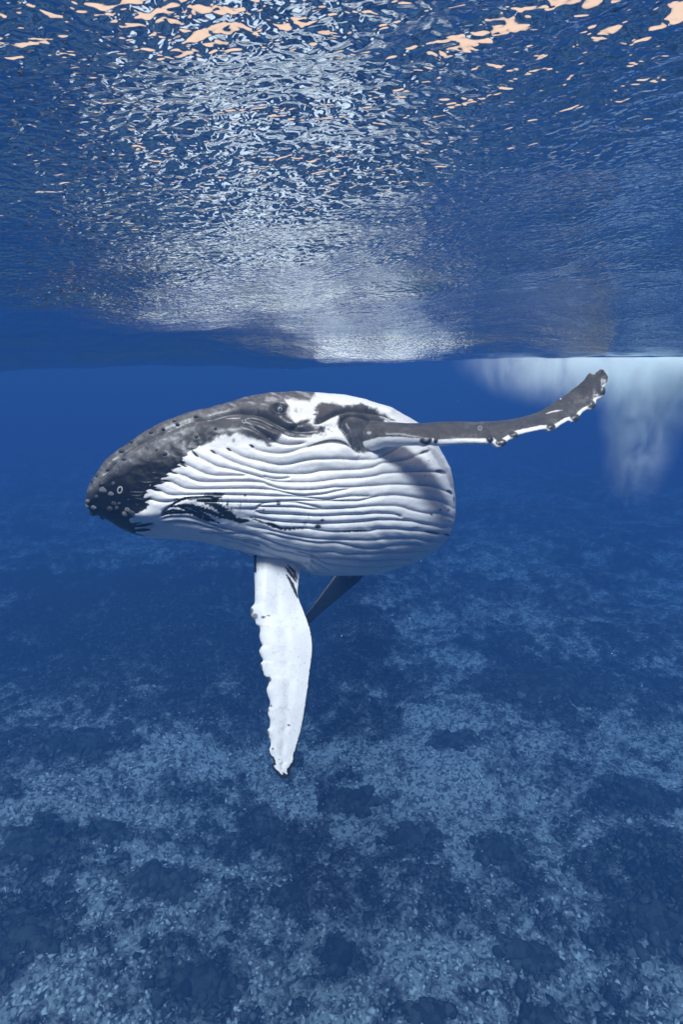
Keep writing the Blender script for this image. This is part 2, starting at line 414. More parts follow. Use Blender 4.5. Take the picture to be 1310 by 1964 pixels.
# ------------------------------------------------------------------ seabed
def bed_height(x, y):
    return BED_Z + 1.2 * fbm2(x / 12, y / 12, 5, 3) + 0.55 * fbm2(x / 3.2, y / 3.2, 11, 3) - 0.012 * np.clip(y - 10, 0, 60)
DARK_PATCH = []   # filled below: (x, y, radius, strength)
def px_to_bed(px, py, z=BED_Z):
    d = Wp(px, py, 1.0); t = z / d[2]
    return d * t
patches = [  # photo px, py, half width px, half height px, label
    (1030, 1290, 95, 42, 'large dark coral mound in the blue distance right of the hanging flipper'),
    (965, 1600, 62, 34, 'dark ragged coral mound on pale rubble at mid right'),
    (790, 1570, 55, 30, 'dark coral mound beside the pale sand channel, right of centre'),
    (690, 1490, 50, 24, 'low dark coral mound just right below the flipper tip'),
    (505, 1545, 48, 26, 'small round coral mound straight below the flipper tip'),
    (212, 1592, 34, 22, 'smallest dark coral mound among pale rubble on the left'),
    (295, 1682, 74, 44, 'broad dark coral mound on the left half, with pale rubble all round'),
    (60, 1640, 66, 40, 'dark coral mound at the left edge, upper of two'),
    (55, 1815, 84, 62, 'big black coral mound at the lower left edge'),
    (385, 1860, 84, 42, 'wide dark coral mound near the bottom edge, left of centre'),
    (655, 1800, 44, 30, 'small dark coral mound below the middle of the seabed'),
    (1262, 1745, 80, 62, 'big dark coral mound at the lower right edge'),
    (1010, 1790, 66, 30, 'flat dark coral mound on the lower right rubble'),
    (815, 1905, 50, 24, 'low coral mound touching the bottom edge, right of centre'),
    (1230, 1500, 80, 30, 'dark coral mound at the right edge, farther off'),
    (150, 1440, 90, 26, 'long low coral mound at the left, farther off'),
    (880, 1395, 52, 18, 'faint coral mound in the mid distance right of the flipper'),
    (560, 1690, 38, 22, 'little coral mound between the two broad dark ones'),
    (1045, 1925, 60, 26, 'dark coral mound at the bottom edge on the right'),
]
pw = []
for p in patches:
    c = px_to_bed(p[0], p[1]); e = px_to_bed(p[0] + p[2], p[1]); g = px_to_bed(p[0], p[1] + p[3]); g2 = px_to_bed(p[0], p[1] - p[3])
    pw.append((c[0], c[1], abs(e[0] - c[0]), abs(g2[1] - g[1]) / 2, p[4]))
# soft dark reef cover of the bed: left distance, right edge
cover_blobs = [(240, 1170, 340, 120, .6), (560, 1260, 200, 60, .25), (1100, 1250, 180, 60, .35), (1240, 1600, 110, 200, .35), (60, 1750, 110, 200, .3), (400, 1560, 260, 60, .1),
               (860, 1450, 60, 260, -.22), (440, 1450, 90, 60, -.2), (600, 1900, 160, 60, -.15), (1100, 1650, 60, 160, -.15), (170, 1800, 60, 160, -.2), (840, 1830, 90, 60, -.2), (900, 1200, 120, 60, -.1)]
cb = []
for p in cover_blobs:
    c = px_to_bed(p[0], p[1]); e = px_to_bed(p[0] + p[2], p[1]); g = px_to_bed(p[0], p[1] + p[3]); g2 = px_to_bed(p[0], max(p[1] - p[3], 900))
    cb.append((c[0], c[1], abs(e[0] - c[0]), abs(g2[1] - g[1]) / 2, p[4]))
def cover_at(x, y):
    c = 0.32 + 0.015 * np.clip(np.hypot(x, y) - 18, 0, 12) + 0.35 * fbm2(x / 4.5 + 3, y / 4.5, 21, 3, 0.6) + 0.75 * fbm2(x / 1.4, y / 1.4, 31, 5, 0.72) + 0.5 * fbm2(x / 0.55, y / 0.55, 35, 4, 0.72)
    for px, py, rx, ry, s in cb:
        c = c + s * np.exp(-(((x - px) / rx) ** 2 + ((y - py) / ry) ** 2))
    for px, py, rx, ry, _ in pw:
        q = np.sqrt(((x - px) / rx) ** 2 + ((y - py) / ry) ** 2) + 0.5 * fbm2(x / 0.6, y / 0.6, 77, 3)
        c = c + 0.36 * (1 - sstep(0.3, 1.8, q))
    return c
def build_bed():
    R, A, x, y, nr, na = polar(1.6, 250, 1.0115, 560, 60, math.radians(46))
    z = bed_height(x, y)
    c = cover_at(x, y)
    near = np.clip(40 / R, 0, 1)
    z = z + near * (0.17 * fbm2(x / 0.6, y / 0.6, 41, 5, 0.62) + 0.35 * np.clip(c - 0.45, 0, 1))
    v = np.stack([x, y, z], -1).reshape(-1, 3); f = grid_faces(nr, na, True)
    a, b, cc = v[f[0, 0]], v[f[0, 1]], v[f[0, 2]]
    if np.cross(b - a, cc - b)[2] < 0: f = f[:, ::-1]
    v = np.vstack([v, [[0, 0, BED_Z]]]); q = []
    for i in range(0, na - 1, 2): q.append([i, (i + 1) % na, (i + 2) % na, len(v) - 1])
    q = np.array(q); a, b, cc = v[q[0, 0]], v[q[0, 1]], v[q[0, 2]]
    if np.cross(b - a, cc - b)[2] < 0: q = q[:, ::-1]
    o = link('seabed', v, np.vstack([f, q]), mat_bed(), attrs={'cover': np.r_[c.ravel(), .4]})
    tag(o, 'blue sandy seabed with dark reef patches far below the whale', None, None, 'structure')
build_bed()

def build_rubble(n, name, seed, smin, smax, mat, label, on_cover):
    r = np.random.default_rng(seed)
    # random places over the part of the bed one can make out
    a = r.uniform(-0.72, 0.72, n * 3); d = 7.0 + 28 * r.uniform(0, 1, n * 3) ** 1.3
    x = d * np.sin(a); y = d * np.cos(a)
    c = cover_at(x, y)
    prob = sstep(0.35, 0.8, c) if on_cover else 1 - 0.75 * sstep(0.4, 0.9, c)
    k = np.where(r.uniform(0, 1, len(x)) < prob)[0][:n]
    x, y, c = x[k], y[k], c[k]; n = len(x)
    s = r.uniform(0, 1, n) ** 4.0 * (smax - smin) + smin
    z = bed_height(x, y) + 0.17 * fbm2(x / 0.6, y / 0.6, 41, 5, 0.62) * np.clip(40 / np.hypot(x, y), 0, 1) + 0.35 * np.clip(c - 0.45, 0, 1)
    base = OCT
    nv = len(base)
    jit = r.uniform(0.55, 1.25, (n, nv, 1))
    V = base[None] * jit
    V = V * np.stack([r.uniform(0.7, 1.7, n), r.uniform(0.6, 1.1, n), r.uniform(0.25, 0.6, n)], -1)[:, None]
    th = r.uniform(0, 6.28, n); ti = r.normal(0, 0.35, n)
    ct, st = np.cos(ti)[:, None], np.sin(ti)[:, None]
    X, Y, Z = V[..., 0], V[..., 1], V[..., 2]
    X, Z = X * ct - Z * st, X * st + Z * ct
    ct, st = np.cos(th)[:, None], np.sin(th)[:, None]
    X, Y = X * ct - Y * st, X * st + Y * ct
    V = np.stack([X, Y, Z], -1) * s[:, None, None] + np.stack([x, y, z - s * 0.05], -1)[:, None]
    Fc = (OCTF[None] + (np.arange(n) * nv)[:, None, None]).reshape(-1, 3)
    sh = np.repeat(np.clip(r.uniform(0, .7, n) + (0.75 - 1.1 * c if not on_cover else 0.1), 0, 1), nv)
    o = link(name, V.reshape(-1, 3), Fc, mat, smooth=True, attrs={'shade': sh})
    tag(o, label, None, None, 'stuff')
rub_mat = mat_random('coral_rubble', [(0.05, 0.05, 0.045), (0.16, 0.16, 0.145), (0.36, 0.36, 0.34), (0.66, 0.66, 0.62)])
alg_mat = mat_random('algae_turf', [(0.018, 0.022, 0.02), (0.045, 0.05, 0.045), (0.09, 0.095, 0.085), (0.24, 0.24, 0.22)])
build_rubble(34000, 'coral_rubble', 51, 0.02, 0.12, rub_mat, 'pale broken coral rubble scattered over the seabed', False)
build_rubble(30000, 'reef_growth', 52, 0.03, 0.20, alg_mat, 'dark algae covered knobs growing on the reef patches', True)

def build_mound(i, cx, cy, rx, ry, label):
    r = np.random.default_rng(100 + i)
    base = float(bed_height(np.array([cx]), np.array([cy]))[0])
    verts = []; faces = []; sh = []; off = 0
    H = 0.18 * min(rx, ry) + 0.06
    nl = int(np.clip(160 * rx * ry, 170, 330))
    for k in range(nl):
        a = r.uniform(0, 6.28); q = 0.92 * r.uniform(0, 1) ** 0.62
        edge = 0.95 + 0.4 * math.sin(a * 3 + i) * math.sin(a * 2 + 2 * i) + 0.25 * math.sin(a * 5 + 3 * i)
        lx = math.cos(a) * q * edge * rx; ly = math.sin(a) * q * edge * ry
        s = r.uniform(0.11, 0.27) * (0.6 + 0.4 * min(rx, ry)) * (1.2 - 0.7 * q) * r.uniform(.8, 1.15)
        V = ICO1.copy()
        nz = fbm2(V[:, 0] * 2.2 + 9 * k, V[:, 1] * 2.2 + V[:, 2] * 1.7, 200 + i, 3, 0.6)
        V = V * (1 + 0.5 * nz[:, None]) * s * np.array([1, 1, 0.75])
        gz = float(bed_height(np.array([cx + lx]), np.array([cy + ly]))[0]) - base
        V = V + np.array([lx, ly, gz + H * (1 - q * q) * r.uniform(0.3, 1.0)])
        verts.append(V); faces.append(ICO1F + off); off += len(V); sh.append(np.full(len(V), r.uniform(0, 0.55) + 0.45 * q * r.uniform()))
    o = link('coral_mound', np.vstack(verts), np.vstack(faces), alg_mat, attrs={'shade': np.concatenate(sh)})
    o.location = (cx, cy, base)
    tag(o, label, 'coral', 'dark coral mounds on the seabed')
for i, (cx, cy, rx, ry, lab) in enumerate(pw): build_mound(i, cx, cy, rx, ry, lab)

# ------------------------------------------------------------------ bubble cloud under the surface, upper right
def build_bubbles():
    D = 7.2
    c = Wp(1222, 745, D)
    # hull just outside the cloud, seen from a point near its top
    c0 = np.array([0.1, 0, 0.2]); dirs, fc = icosphere(4); st = np.linspace(0.02, 3.2, 160)
    pts = c0 + dirs[:, None] * st[None, :, None]; inside = np.zeros(pts.shape[:2], bool)
    for c_, rad, k in CLOUD: inside |= np.linalg.norm((pts - np.array(c_)) / np.array(rad), axis=-1) < 0.97
    last = np.where(inside, st[None], 0).max(1)
    V = c0 + dirs * last[:, None]; V[:, 2] = np.minimum(V[:, 2], 0.44)
    o = link('bubble_cloud', V, fc, mat_bubbles())
    o.location = c; o.scale = (.86, .86, .86)
    tag(o, 'white cloud of fine bubbles drifting down below the surface behind the raised flipper', None, None, 'stuff')
build_bubbles()

# ------------------------------------------------------------------ the whale
T = {'A': (240, 830, 5.038), 'B': (450, 820, 5.24), 'C': (650, 820, 5.24), 'D': (450, 980, 3.275), 'E': (155, 860, 8.1875),
     'F': (600, 740, 5.038), 'G': (920, 690, 5.038), 'H': (440, 1050, 4.363), 'I': (400, 740, 4.367), 'J': (150, 730, 3.275)}
def tr(s):
    """'A x,y x,y B x,y' -> photo pixels"""
    out = []; k = None
    for tok in s.split():
        if tok in T: k = T[tok]; continue
        x, y = tok.split(','); out.append((float(x) / k[2] + k[0], float(y) / k[2] + k[1]))
    return np.array(out)

PLEATS = [
 'B 150,175 220,220 330,245 450,258 560,245 650,215 730,195 830,165 930,142 1000,142 1080,165 1200,215',
 'A 980,148 1060,190 1160,235 1310,268 B 350,355 460,370 560,362 680,335 800,318 900,318 1050,315 1200,322 C 250,318 380,312 450,285 560,230 670,165',
 'A 825,168 900,210 1000,260 1120,305 B 120,385 260,430 400,455 600,463 760,455 880,430 1050,425 1250,418 C 250,412 350,395 450,350 560,335 700,315 840,255 920,225',
 'A 640,170 700,225 800,280 900,325 1000,345 1150,385 B 262,500 400,540 560,550 760,550 880,540 1050,515 1250,503 C 250,500 380,480 450,460 560,450 750,440 1000,445 1080,455',
 'B 280,490 400,515 500,512 560,495',
 'A 540,290 640,330 740,380 850,410 1000,412 1180,412',
 'A 430,380 560,410 660,455 750,475 900,475 1100,470 B 262,550 340,580 430,610 520,625 700,630 850,622 1000,600 C 0,600 150,598 250,590 400,580 530,570 700,572 900,585 1040,620 1140,670',
 'A 350,460 450,480 550,530 640,545 850,545 1100,540 B 262,619 400,630 520,660 660,688 760,685 900,670 1050,635 1220,603',
 'A 255,545 330,560 430,600 600,600 850,595 1040,600 B 262,686 400,692 600,695 800,715 900,725 960,725 1050,708 1180,690 C 250,690 370,690',
 'B 0,745 250,755 450,742 620,738 780,738 1000,740 1200,740 C 200,738 300,715 400,690 520,680 620,680 760,700 900,720 1040,745 1155,815',
 'B 210,825 270,770 380,754 600,755 750,785 890,822',
 'B 0,815 200,822 240,797 330,797 600,805 740,822 890,825 1050,818 1200,810 C 250,800 400,788 600,790 740,830 850,855 930,865 1020,865 1145,915',
 'B 200,825 250,860 400,875 600,882 800,892 1000,890 1150,880 C 250,875 380,865 520,870 600,885 650,912',
 'B 150,905 260,920 400,945 600,960 800,968 1000,968 1150,960 C 250,950 380,935 560,935 740,945 850,970 950,985 1060,1010 1130,1000',
 'B 300,960 450,1015 600,1020 720,1020 900,1045 1100,1050 C 180,1045 300,1045 400,1028 520,1025 700,1035 880,1050 1020,1070 1110,1080',
 'D 80,95 300,140 500,175 800,185 900,182 1000,175 1130,175 1210,190 1310,195',
 'D 180,140 300,165 500,200 650,207 800,235 900,235 1000,220 1120,212 1200,220',
 'D 0,140 130,160 250,200 380,235 480,255 620,260 700,275 850,270 1000,265 1150,258 1250,245',
 'D 0,175 150,200 250,245 350,265 450,290 560,300 700,305 820,315 1000,312 1150,300',
 'D 0,215 130,240 260,290 380,325 500,350', 'D 380,250 480,280 520,300 600,340 800,355 1000,350 1100,340',
 'D 0,250 150,295 300,320', 'D 400,330 470,400', 'D 440,320 530,395', 'D 480,310 600,385',
 'A 350,780 440,710 560,640 700,620 850,620', 'A 490,700 600,740 720,790 820,850 880,870', 'A 340,800 450,775 600,770 700,790',
 'A 350,830 460,812 620,820 740,860 850,900 1000,940 1310,990', 'A 350,880 500,865 650,880 800,920 950,960',
 'A 70,930 180,925 270,910', 'A 90,960 240,958', 'A 80,895 150,898', 'A 700,970 900,980 1100,975 1310,1010', 'A 880,985 1100,1040 1310,1100', 'A 900,1040 1100,1070 1310,1140',
 'A 215,635 330,665 430,665 520,640', 'A 700,660 1000,668 B 262,755',
]
CREASES = [  # path, depth (m), width px, dark
 ('J 110,650 180,560 250,480 330,410 420,360 520,320 620,280 720,240 820,237 900,215 1000,195 1080,200 1160,220 I 520,290 620,350 690,372 800,385 960,380', .040, 5.0, 1.0),
 ('I 300,300 420,320 520,370 620,405 700,430 880,430', .014, 3.0, .8),
 ('I 270,310 330,345 420,390 520,450 620,485 720,490 840,470', .014, 3.0, .8),
 ('I 690,370 760,330 860,285', .012, 3.0, .7),
 ('I 860,325 960,285 1060,235 1150,215 F 320,240 450,245 600,255 700,280 780,320', .028, 4.0, .9),
 ('F 270,400 290,340 360,300 480,310 600,345 700,360', .018, 3.5, .6),
 ('F 250,390 290,440 340,520 410,610 470,640', .030, 4.5, .5),
 ('F 660,305 780,365', .006, 2, .5),
]
OUT = [(163, 960), (166, 942), (174, 920), (190, 899), (207, 880), (228, 862), (245, 850), (262, 838), (280, 828), (300, 817), (330, 804), (360, 793), (400, 783), (425, 776), (471, 760), (516, 752), (560, 750), (600, 752), (660, 756), (704, 766), (752, 782), (785, 799), (804, 811), (825, 832), (841, 853), (854, 875), (864, 896), (871, 927), (874, 954), (874, 982), (872, 1001), (866, 1022), (852, 1041), (836, 1056), (816, 1068), (786, 1084), (737, 1098), (703, 1103), (648, 1105), (593, 1103), (568, 1086), (542, 1078), (496, 1074), (480, 1068), (450, 1056), (419, 1047), (379, 1039), (339, 1035), (290, 1033), (254, 1026), (240, 1020), (228, 1015), (207, 999), (190, 992), (177, 986), (166, 974)]

RINGS = [  # cx, top, bottom, depth, yaw, front radius, back radius
 (167, 948, 968, 4.76, 12, .03, .03), (176, 922, 984, 4.78, 12, .10, .10), (195, 896, 994, 4.81, 14, .17, .16), (222, 868, 1012, 4.86, 16, .24, .22), (254, 843, 1027, 4.91, 18, .31, .28),
 (300, 817, 1033, 4.99, 20, .39, .36), (360, 793, 1037, 5.10, 22, .48, .44), (430, 774, 1050, 5.22, 24, .57, .50),
 (500, 754, 1074, 5.35, 26, .65, .60), (560, 751, 1088, 5.47, 28, .73, .65), (620, 753, 1103, 5.62, 30, .79, .70),
 (680, 762, 1104, 5.82, 34, .81, .75), (725, 776, 1098, 6.08, 42, .81, .77), (752, 788, 1085, 6.42, 52, .79, .76),
 (764, 800, 1070, 6.85, 62, .77, .75), (764, 812, 1060, 7.35, 72, .73, .73), (756, 826, 1056, 7.9, 80, .66, .66), (742, 852, 1060, 8.45, 88, .55, .55),
 (722, 893, 1070, 8.95, 94, .42, .42), (700, 945, 1085, 9.8, 100, .32, .32), (680, 995, 1100, 10.7, 104, .22, .22), (660, 1040, 1112, 11.5, 106, .13, .13), (648, 1070, 1110, 11.9, 106, .05, .05)]

def grid_normals(P, wrap):
    du = np.gradient(P, axis=0)
    if wrap: dv = (np.roll(P, -1, 1) - np.roll(P, 1, 1)) / 2
    else: dv = np.gradient(P, axis=1)
    n = np.cross(dv, du); n /= np.linalg.norm(n, axis=-1, keepdims=True) + 1e-12
    return n
def proj(P):
    return 655 + F_PX * P[..., 0] / P[..., 2], 982 - F_PX * P[..., 1] / P[..., 2]

def stroke(P, x, y, path, wid, val, n=1.0, rough=0.0, taper=True, gate=0.0, nz=None):
    L = catmull(tr(path), max(12, 6 * len(path.split()))) if isinstance(path, str) else catmull(np.array(path, float), 30)
    d, p = dist_line(x, y, L, 20)
    ww = wid * (np.sin(np.pi * np.clip(p, .04, .96)) ** 0.5 if taper else 1)
    if rough: ww = ww * (1 + rough * nz)
    a = 1 - sstep(ww * 0.6, ww * 1.25, d)
    if gate: a = a * sstep(-gate, gate * 0.3, nz)
    return P + (val - P) * a * n
def spot(P, x, y, cx, cy, rx, ry, val, n=1.0, ang=0, ring=False):
    c, s = math.cos(ang), math.sin(ang)
    u = ((x - cx) * c + (y - cy) * s) / rx; v = (-(x - cx) * s + (y - cy) * c) / ry
    q = np.hypot(u, v)
    a = np.exp(-((q - 1) / 0.28) ** 2) if ring else 1 - sstep(0.7, 1.2, q)
    return P + (val - P) * a * n

def build_body():
    R = np.array(RINGS, float); nctl = len(R)
    # parameter: dense where the photograph shows it
    split = 14.6
    t = np.r_[np.linspace(0, 1, 30) ** 1 * 1.0, np.linspace(1, 11, 380)[1:], np.linspace(11, split, 120)[1:], np.linspace(split, nctl - 1, 60)[1:]]
    dense = catmull(R, (nctl - 1) * 60 + 1); td = np.linspace(0, nctl - 1, len(dense))
    r = np.stack([np.interp(t, td, dense[:, c]) for c in range(7)], 1)
    phi = np.r_[np.linspace(-math.pi / 2, math.pi / 2, 400, endpoint=False), np.linspace(math.pi / 2, 1.5 * math.pi, 80, endpoint=False)]
    n, m = len(t), len(phi)
    cx, top, bot, D, yaw, rf, rb = [r[:, c][:, None] for c in range(7)]
    yaw = np.radians(yaw); cp = np.cos(phi)[None]; sp = np.sin(phi)[None]
    cy = (top + bot) / 2
    # widest level sits a little above the middle of the throat
    hu = (bot - top) / 2 / F_PX * D; hd = hu
    X0 = (cx - 655) / F_PX * D; Y0 = (982 - cy) / F_PX * D
    lat = np.where(cp > 0, rf, rb) * np.sign(cp) * np.abs(cp) ** 0.92
    X = X0 + lat * np.sin(yaw); Z = D - lat * np.cos(yaw)
    Y = Y0 + hu * sp
    P = np.stack([X + 0 * Y, Y, Z + 0 * Y], -1)
    # fit the outline seen from the front to the whale's: radial growth about the body's middle
    px, py = proj(P); c0 = (600, 935)
    vis = t < 15.5
    ang = np.arctan2(py - c0[1], px - c0[0]); rad = np.hypot(px - c0[0], py - c0[1])
    NB = 720
    O = np.array(OUT + OUT[:1], float); O = arclen(O, 4000)
    oa = np.arctan2(O[:, 1] - c0[1], O[:, 0] - c0[0]); orr = np.hypot(O[:, 0] - c0[0], O[:, 1] - c0[1])
    s_ = np.argsort(oa); oa = oa[s_]; orr = orr[s_]
    bins = (np.arange(NB) + .5) / NB * 2 * math.pi - math.pi
    Rt = np.interp(bins, np.r_[oa - 2 * math.pi, oa, oa + 2 * math.pi], np.r_[orr, orr, orr])
    for it in range(3):
        px, py = proj(P)
        ang = np.arctan2(py - c0[1], px - c0[0]); rad = np.hypot(px - c0[0], py - c0[1])
        ib = np.clip(((ang[vis] + math.pi) / (2 * math.pi) * NB).astype(int), 0, NB - 1)
        Rm = np.zeros(NB); np.maximum.at(Rm, ib.ravel(), rad[vis].ravel())
        # fill empty bins
        ok = Rm > 0; Rm = np.interp(np.arange(NB), np.where(ok)[0], Rm[ok])
        ratio = Rt / Rm
        k = np.exp(-np.linspace(-2, 2, 7) ** 2); k /= k.sum()
        if it == 0:
            k = np.exp(-np.linspace(-2, 2, 15) ** 2); k /= k.sum()
        ratio = np.convolve(np.r_[ratio[-20:], ratio, ratio[:20]], k, 'same')[20:-20]
        g = np.interp(ang, np.r_[bins - 2 * math.pi, bins, bins + 2 * math.pi], np.r_[ratio, ratio, ratio])
        wgt = (1 - sstep(14.5, 18.5, t))[:, None]
        core = sstep(0.0, 0.5, rad / np.maximum(Rt.min(), 1) )
        g = 1 + (g - 1) * wgt * core
        P[..., 0] = (c0[0] + (px - c0[0]) * g - 655) / F_PX * P[..., 2]
        P[..., 1] = (982 - (c0[1] + (py - c0[1]) * g)) / F_PX * P[..., 2]
    N = grid_normals(P, True)
    ctr = P.mean(1, keepdims=True)
    if ((P - ctr) * N).sum(-1).mean() < 0: N = -N
    px, py = proj(P)
    front = (np.cos(phi)[None] > -0.15) & (t < 15.5)[:, None]
    fw = sstep(-0.15, 0.1, np.cos(phi))[None] * (1 - sstep(14.5, 15.5, t))[:, None]
    # ---- relief: pleats
    x, y = px, py
    dmin = np.full(x.shape, 1e9); pin = np.zeros(x.shape)
    for s in PLEATS:
        q = tr(s); L = catmull(q, 5 * len(q))
        d, p = dist_line(x, y, L, 14)
        taper = sstep(0, .05, p) * (1 - sstep(.96, 1, p))
        d = d + (1 - taper) * 3.5
        dmin = np.minimum(dmin, d)
    soft = np.where(y > 1015, 0.62, 1.0)
    Wd = np.where(y > 1015, 7.0, 9.0)
    bulge = 1 - (1 - np.clip(dmin / Wd, 0, 1)) ** 2
    disp = 0.017 * (bulge - 1) * soft
    disp += -0.006 * np.exp(-(dmin / 1.3) ** 2)
    # ---- creases round mouth, eye and flipper root
    cre = []
    for s, dep, wid, dk in CREASES:
        q = tr(s); L = catmull(q, 6 * len(q)); d, p = dist_line(x, y, L, 40)
        tp = sstep(0, .08, p) * (1 - sstep(.9, 1, p))
        disp += -dep * tp * np.exp(-(d / wid) ** 2)
        disp += 0.35 * dep * tp * np.exp(-((d - 2.6 * wid) / (1.6 * wid)) ** 2)
        cre.append((d, p, wid, dk, tp))
    # eye mound with socket, lids
    ex, ey = 537, 787
    q = np.hypot((x - ex) / 1.35, y - ey)
    disp += 0.030 * np.exp(-(q / 17) ** 2) - 0.040 * np.exp(-(q / 7.5) ** 2) + 0.012 * np.exp(-((q - 11.5) / 2.2) ** 2)
    # low swellings: cheek, jaw bulge, throat folds, chin plate
    disp += 0.035 * np.exp(-(((x - 470) / 90) ** 2 + ((y - 826) / 18) ** 2))
    disp += 0.030 * np.exp(-(((x - 278) / 26) ** 2 + ((y - 984) / 11) ** 2)) - 0.03 * np.exp(-(((x - 285) / 40) ** 2 + ((y - 1012) / 9) ** 2))
    disp += 0.05 * np.exp(-(((x - 400) / 110) ** 2 + ((y - 960) / 26) ** 2)) * 0.5
    disp += -0.035 * np.exp(-(((x - 575) / 60) ** 2 + ((y - 905 ) / 30) ** 2)) + 0.03 * np.exp(-(((x - 640) / 70) ** 2 + ((y - 870) / 22) ** 2))
    disp += -0.05 * np.exp(-(((x - 735) / 60) ** 2 + ((y - 855) / 24) ** 2))
    disp += 0.035 * np.exp(-(((x - 665) / 26) ** 2 + ((y - 835) / 24) ** 2))
    disp += 0.008 * fbm2(x / 34, y / 26, 3, 3)
    disp *= fw
    P = P + N * disp[..., None]
    # ---- pigment
    nz = fbm2(x / 7, y / 7, 60, 4, 0.6); nz2 = fbm2(x / 2.5, y / 2.5, 61, 3, 0.6); nz3 = fbm2(x / 22, y / 22, 62, 4, 0.55)
    xj = x + 5 * fbm2(x / 9, y / 9, 70, 3); yj = y + 4 * fbm2(x / 9 + 40, y / 9, 71, 3)
    # streaky edge along the pleats
    xs = x + 16 * (vnoise2(x / 60, y / 4.5, 75) - 0.5) + 3 * nz2
    pig = np.full(x.shape, 0.95)
    HEAD = [(254, 1040), (258, 1010), (249, 999), (256, 986), (274, 976), (282, 965), (279, 950), (284, 940), (300, 930), (309, 925), (318, 912), (327, 903), (342, 893), (352, 880), (361, 870), (372, 861), (385, 855), (403, 846), (425, 838), (455, 836), (480, 840), (500, 848), (515, 851), (528, 845), (540, 833), (560, 836), (590, 836), (604, 833), (620, 829), (622, 822), (600, 818), (590, 812), (598, 804), (585, 806), (570, 812), (556, 807), (550, 794), (553, 782), (546, 772), (548, 764), (570, 769), (592, 770), (602, 760), (606, 742), (600, 720), (300, 740), (120, 880), (120, 1060), (254, 1060)]
    yy_ = y
    sdh = sd_poly(np.where(x < 385, xs, xj), np.where(x < 385, y, yj), HEAD)
    edge = np.where(x < 385, 1.6, 4.0)
    a = sstep(-edge, edge, sdh + 1.5 * nz)
    # head: grey above to black at the jaw margin, part pigment, part painted shading
    rim = catmull(np.array([(172, 958), (195, 940), (212, 922), (235, 908), (262, 892), (290, 880), (320, 862), (352, 845), (380, 832), (400, 826), (440, 812), (500, 800)], float), 60)
    yr = np.interp(x, rim[:, 0], rim[:, 1], left=960, right=800)
    grey = sstep(8, -20, (y - yr) + 12 * nz3)
    tone = 0.02 + 0.35 * grey + 0.035 * nz * grey
    tone = np.where(x > 395, tone + 0.27 * (1 - grey) * sstep(385, 440, x), tone)
    # pale scuffs on the top of the head and near the eye
    tone = tone + 0.22 * sstep(0.05, 0.4, fbm2((x + y * 1.2) / 30, (y - x * 0.4) / 5, 81, 3)) * sstep(380, 430, x) * sstep(800, 775, y)
    tone = tone + 0.05 * grey * sstep(0.1, 0.5, nz) 
    pig = pig * (1 - a) + tone * a
    BAND = [(603, 812), (606, 795), (607, 778), (620, 772), (640, 774), (660, 778), (676, 780), (690, 776), (706, 780), (728, 788), (745, 798), (757, 806), (742, 800), (728, 797), (745, 815), (760, 835), (700, 870), (683, 862), (672, 850), (662, 834), (652, 822), (644, 816), (646, 800), (630, 802), (616, 806)]
    sdb = sd_poly(xj, yj, BAND); ab = sstep(-3.5, 3.5, sdb + 2.5 * nz)
    pig = pig * (1 - ab) + (0.33 + 0.05 * nz3) * ab
    # mottled grey in the white cheek
    mot = np.exp(-(((x - 622) / 24) ** 2 + ((y - 826) / 13) ** 2)) * sstep(-0.05, 0.25, fbm2(x / 5, y / 5, 91, 4, .7))
    pig = pig - 0.35 * mot
    pig = spot(pig, x, y, 572, 787, 9, 7, 0.55, 0.8 * sstep(-.2, .4, nz)); pig = spot(pig, x, y, 604, 795, 4, 2, .35)
    # crease shade painted into the pigment, deepest along the mouth
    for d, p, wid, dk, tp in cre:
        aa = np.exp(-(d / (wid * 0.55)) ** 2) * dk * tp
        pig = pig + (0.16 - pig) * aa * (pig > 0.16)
    pig = stroke(pig, x, y, 'B 740,190 830,165 930,142 1000,142 1080,165 1200,215', 4.0, 0.34, 0.9)
    pig = stroke(pig, x, y, 'I 690,362 800,368 960,380', 5.0, 0.33, 0.95)
    pig = spot(pig, x, y, 533, 788, 17, 11, 0.12, 0.85)
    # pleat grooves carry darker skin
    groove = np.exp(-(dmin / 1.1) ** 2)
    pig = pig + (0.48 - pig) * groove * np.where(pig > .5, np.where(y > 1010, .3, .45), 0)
    # black flares on the throat
    for s, wd in (('A 350,770 450,690 560,640 700,630 850,640 930,620', 2.5), ('A 440,710 560,700 700,715 850,770 1000,820 1190,850', 5), ('A 690,625 850,625 950,590', 6), ('A 700,640 850,680 960,760 1060,810', 8),
                  ('A 540,715 640,770 760,830 900,870', 4), ('A 350,780 460,745 600,765 720,775', 2.8), ('A 345,800 460,775 600,775', 2.2), ('A 1000,800 1100,850 1190,850', 4), ('A 640,715 760,790 860,850', 4)):
        pig = stroke(pig, x, y, s, wd, 0.03, 0.95, 0.9, nz=nz2 + .5 * nz)
    # comb-like smears above the flares
    comb = np.exp(-(((x - 425) / 42) ** 2 + ((y - 968) / 17) ** 2)) * sstep(0.12, 0.4, vnoise2(x / 1.9, y / 13, 88) - 0.38) * sstep(-.1,.2,nz)
    pig = pig * (1 - np.clip(comb * 0.8, 0, .7)) + 0.06 * np.clip(comb * 0.8, 0, .7)
    pig = stroke(pig, x, y, 'B 150,905 300,965 450,1015 600,1020 720,1020', 2.6, 0.08, 0.95, 0.8, nz=nz2, gate=.5)
    pig = stroke(pig, x, y, 'B 320,970 380,985 480,1025', 4.0, 0.06, 0.9, 0.5, nz=nz2)
    pig = stroke(pig, x, y, 'C 40,1050 180,1045 300,1045', 2.0, 0.1, 0.9, 0.5, nz=nz2, gate=.5)
    pig = stroke(pig, x, y, 'C 880,1052 1020,1070', 2.3, 0.12, 0.9)
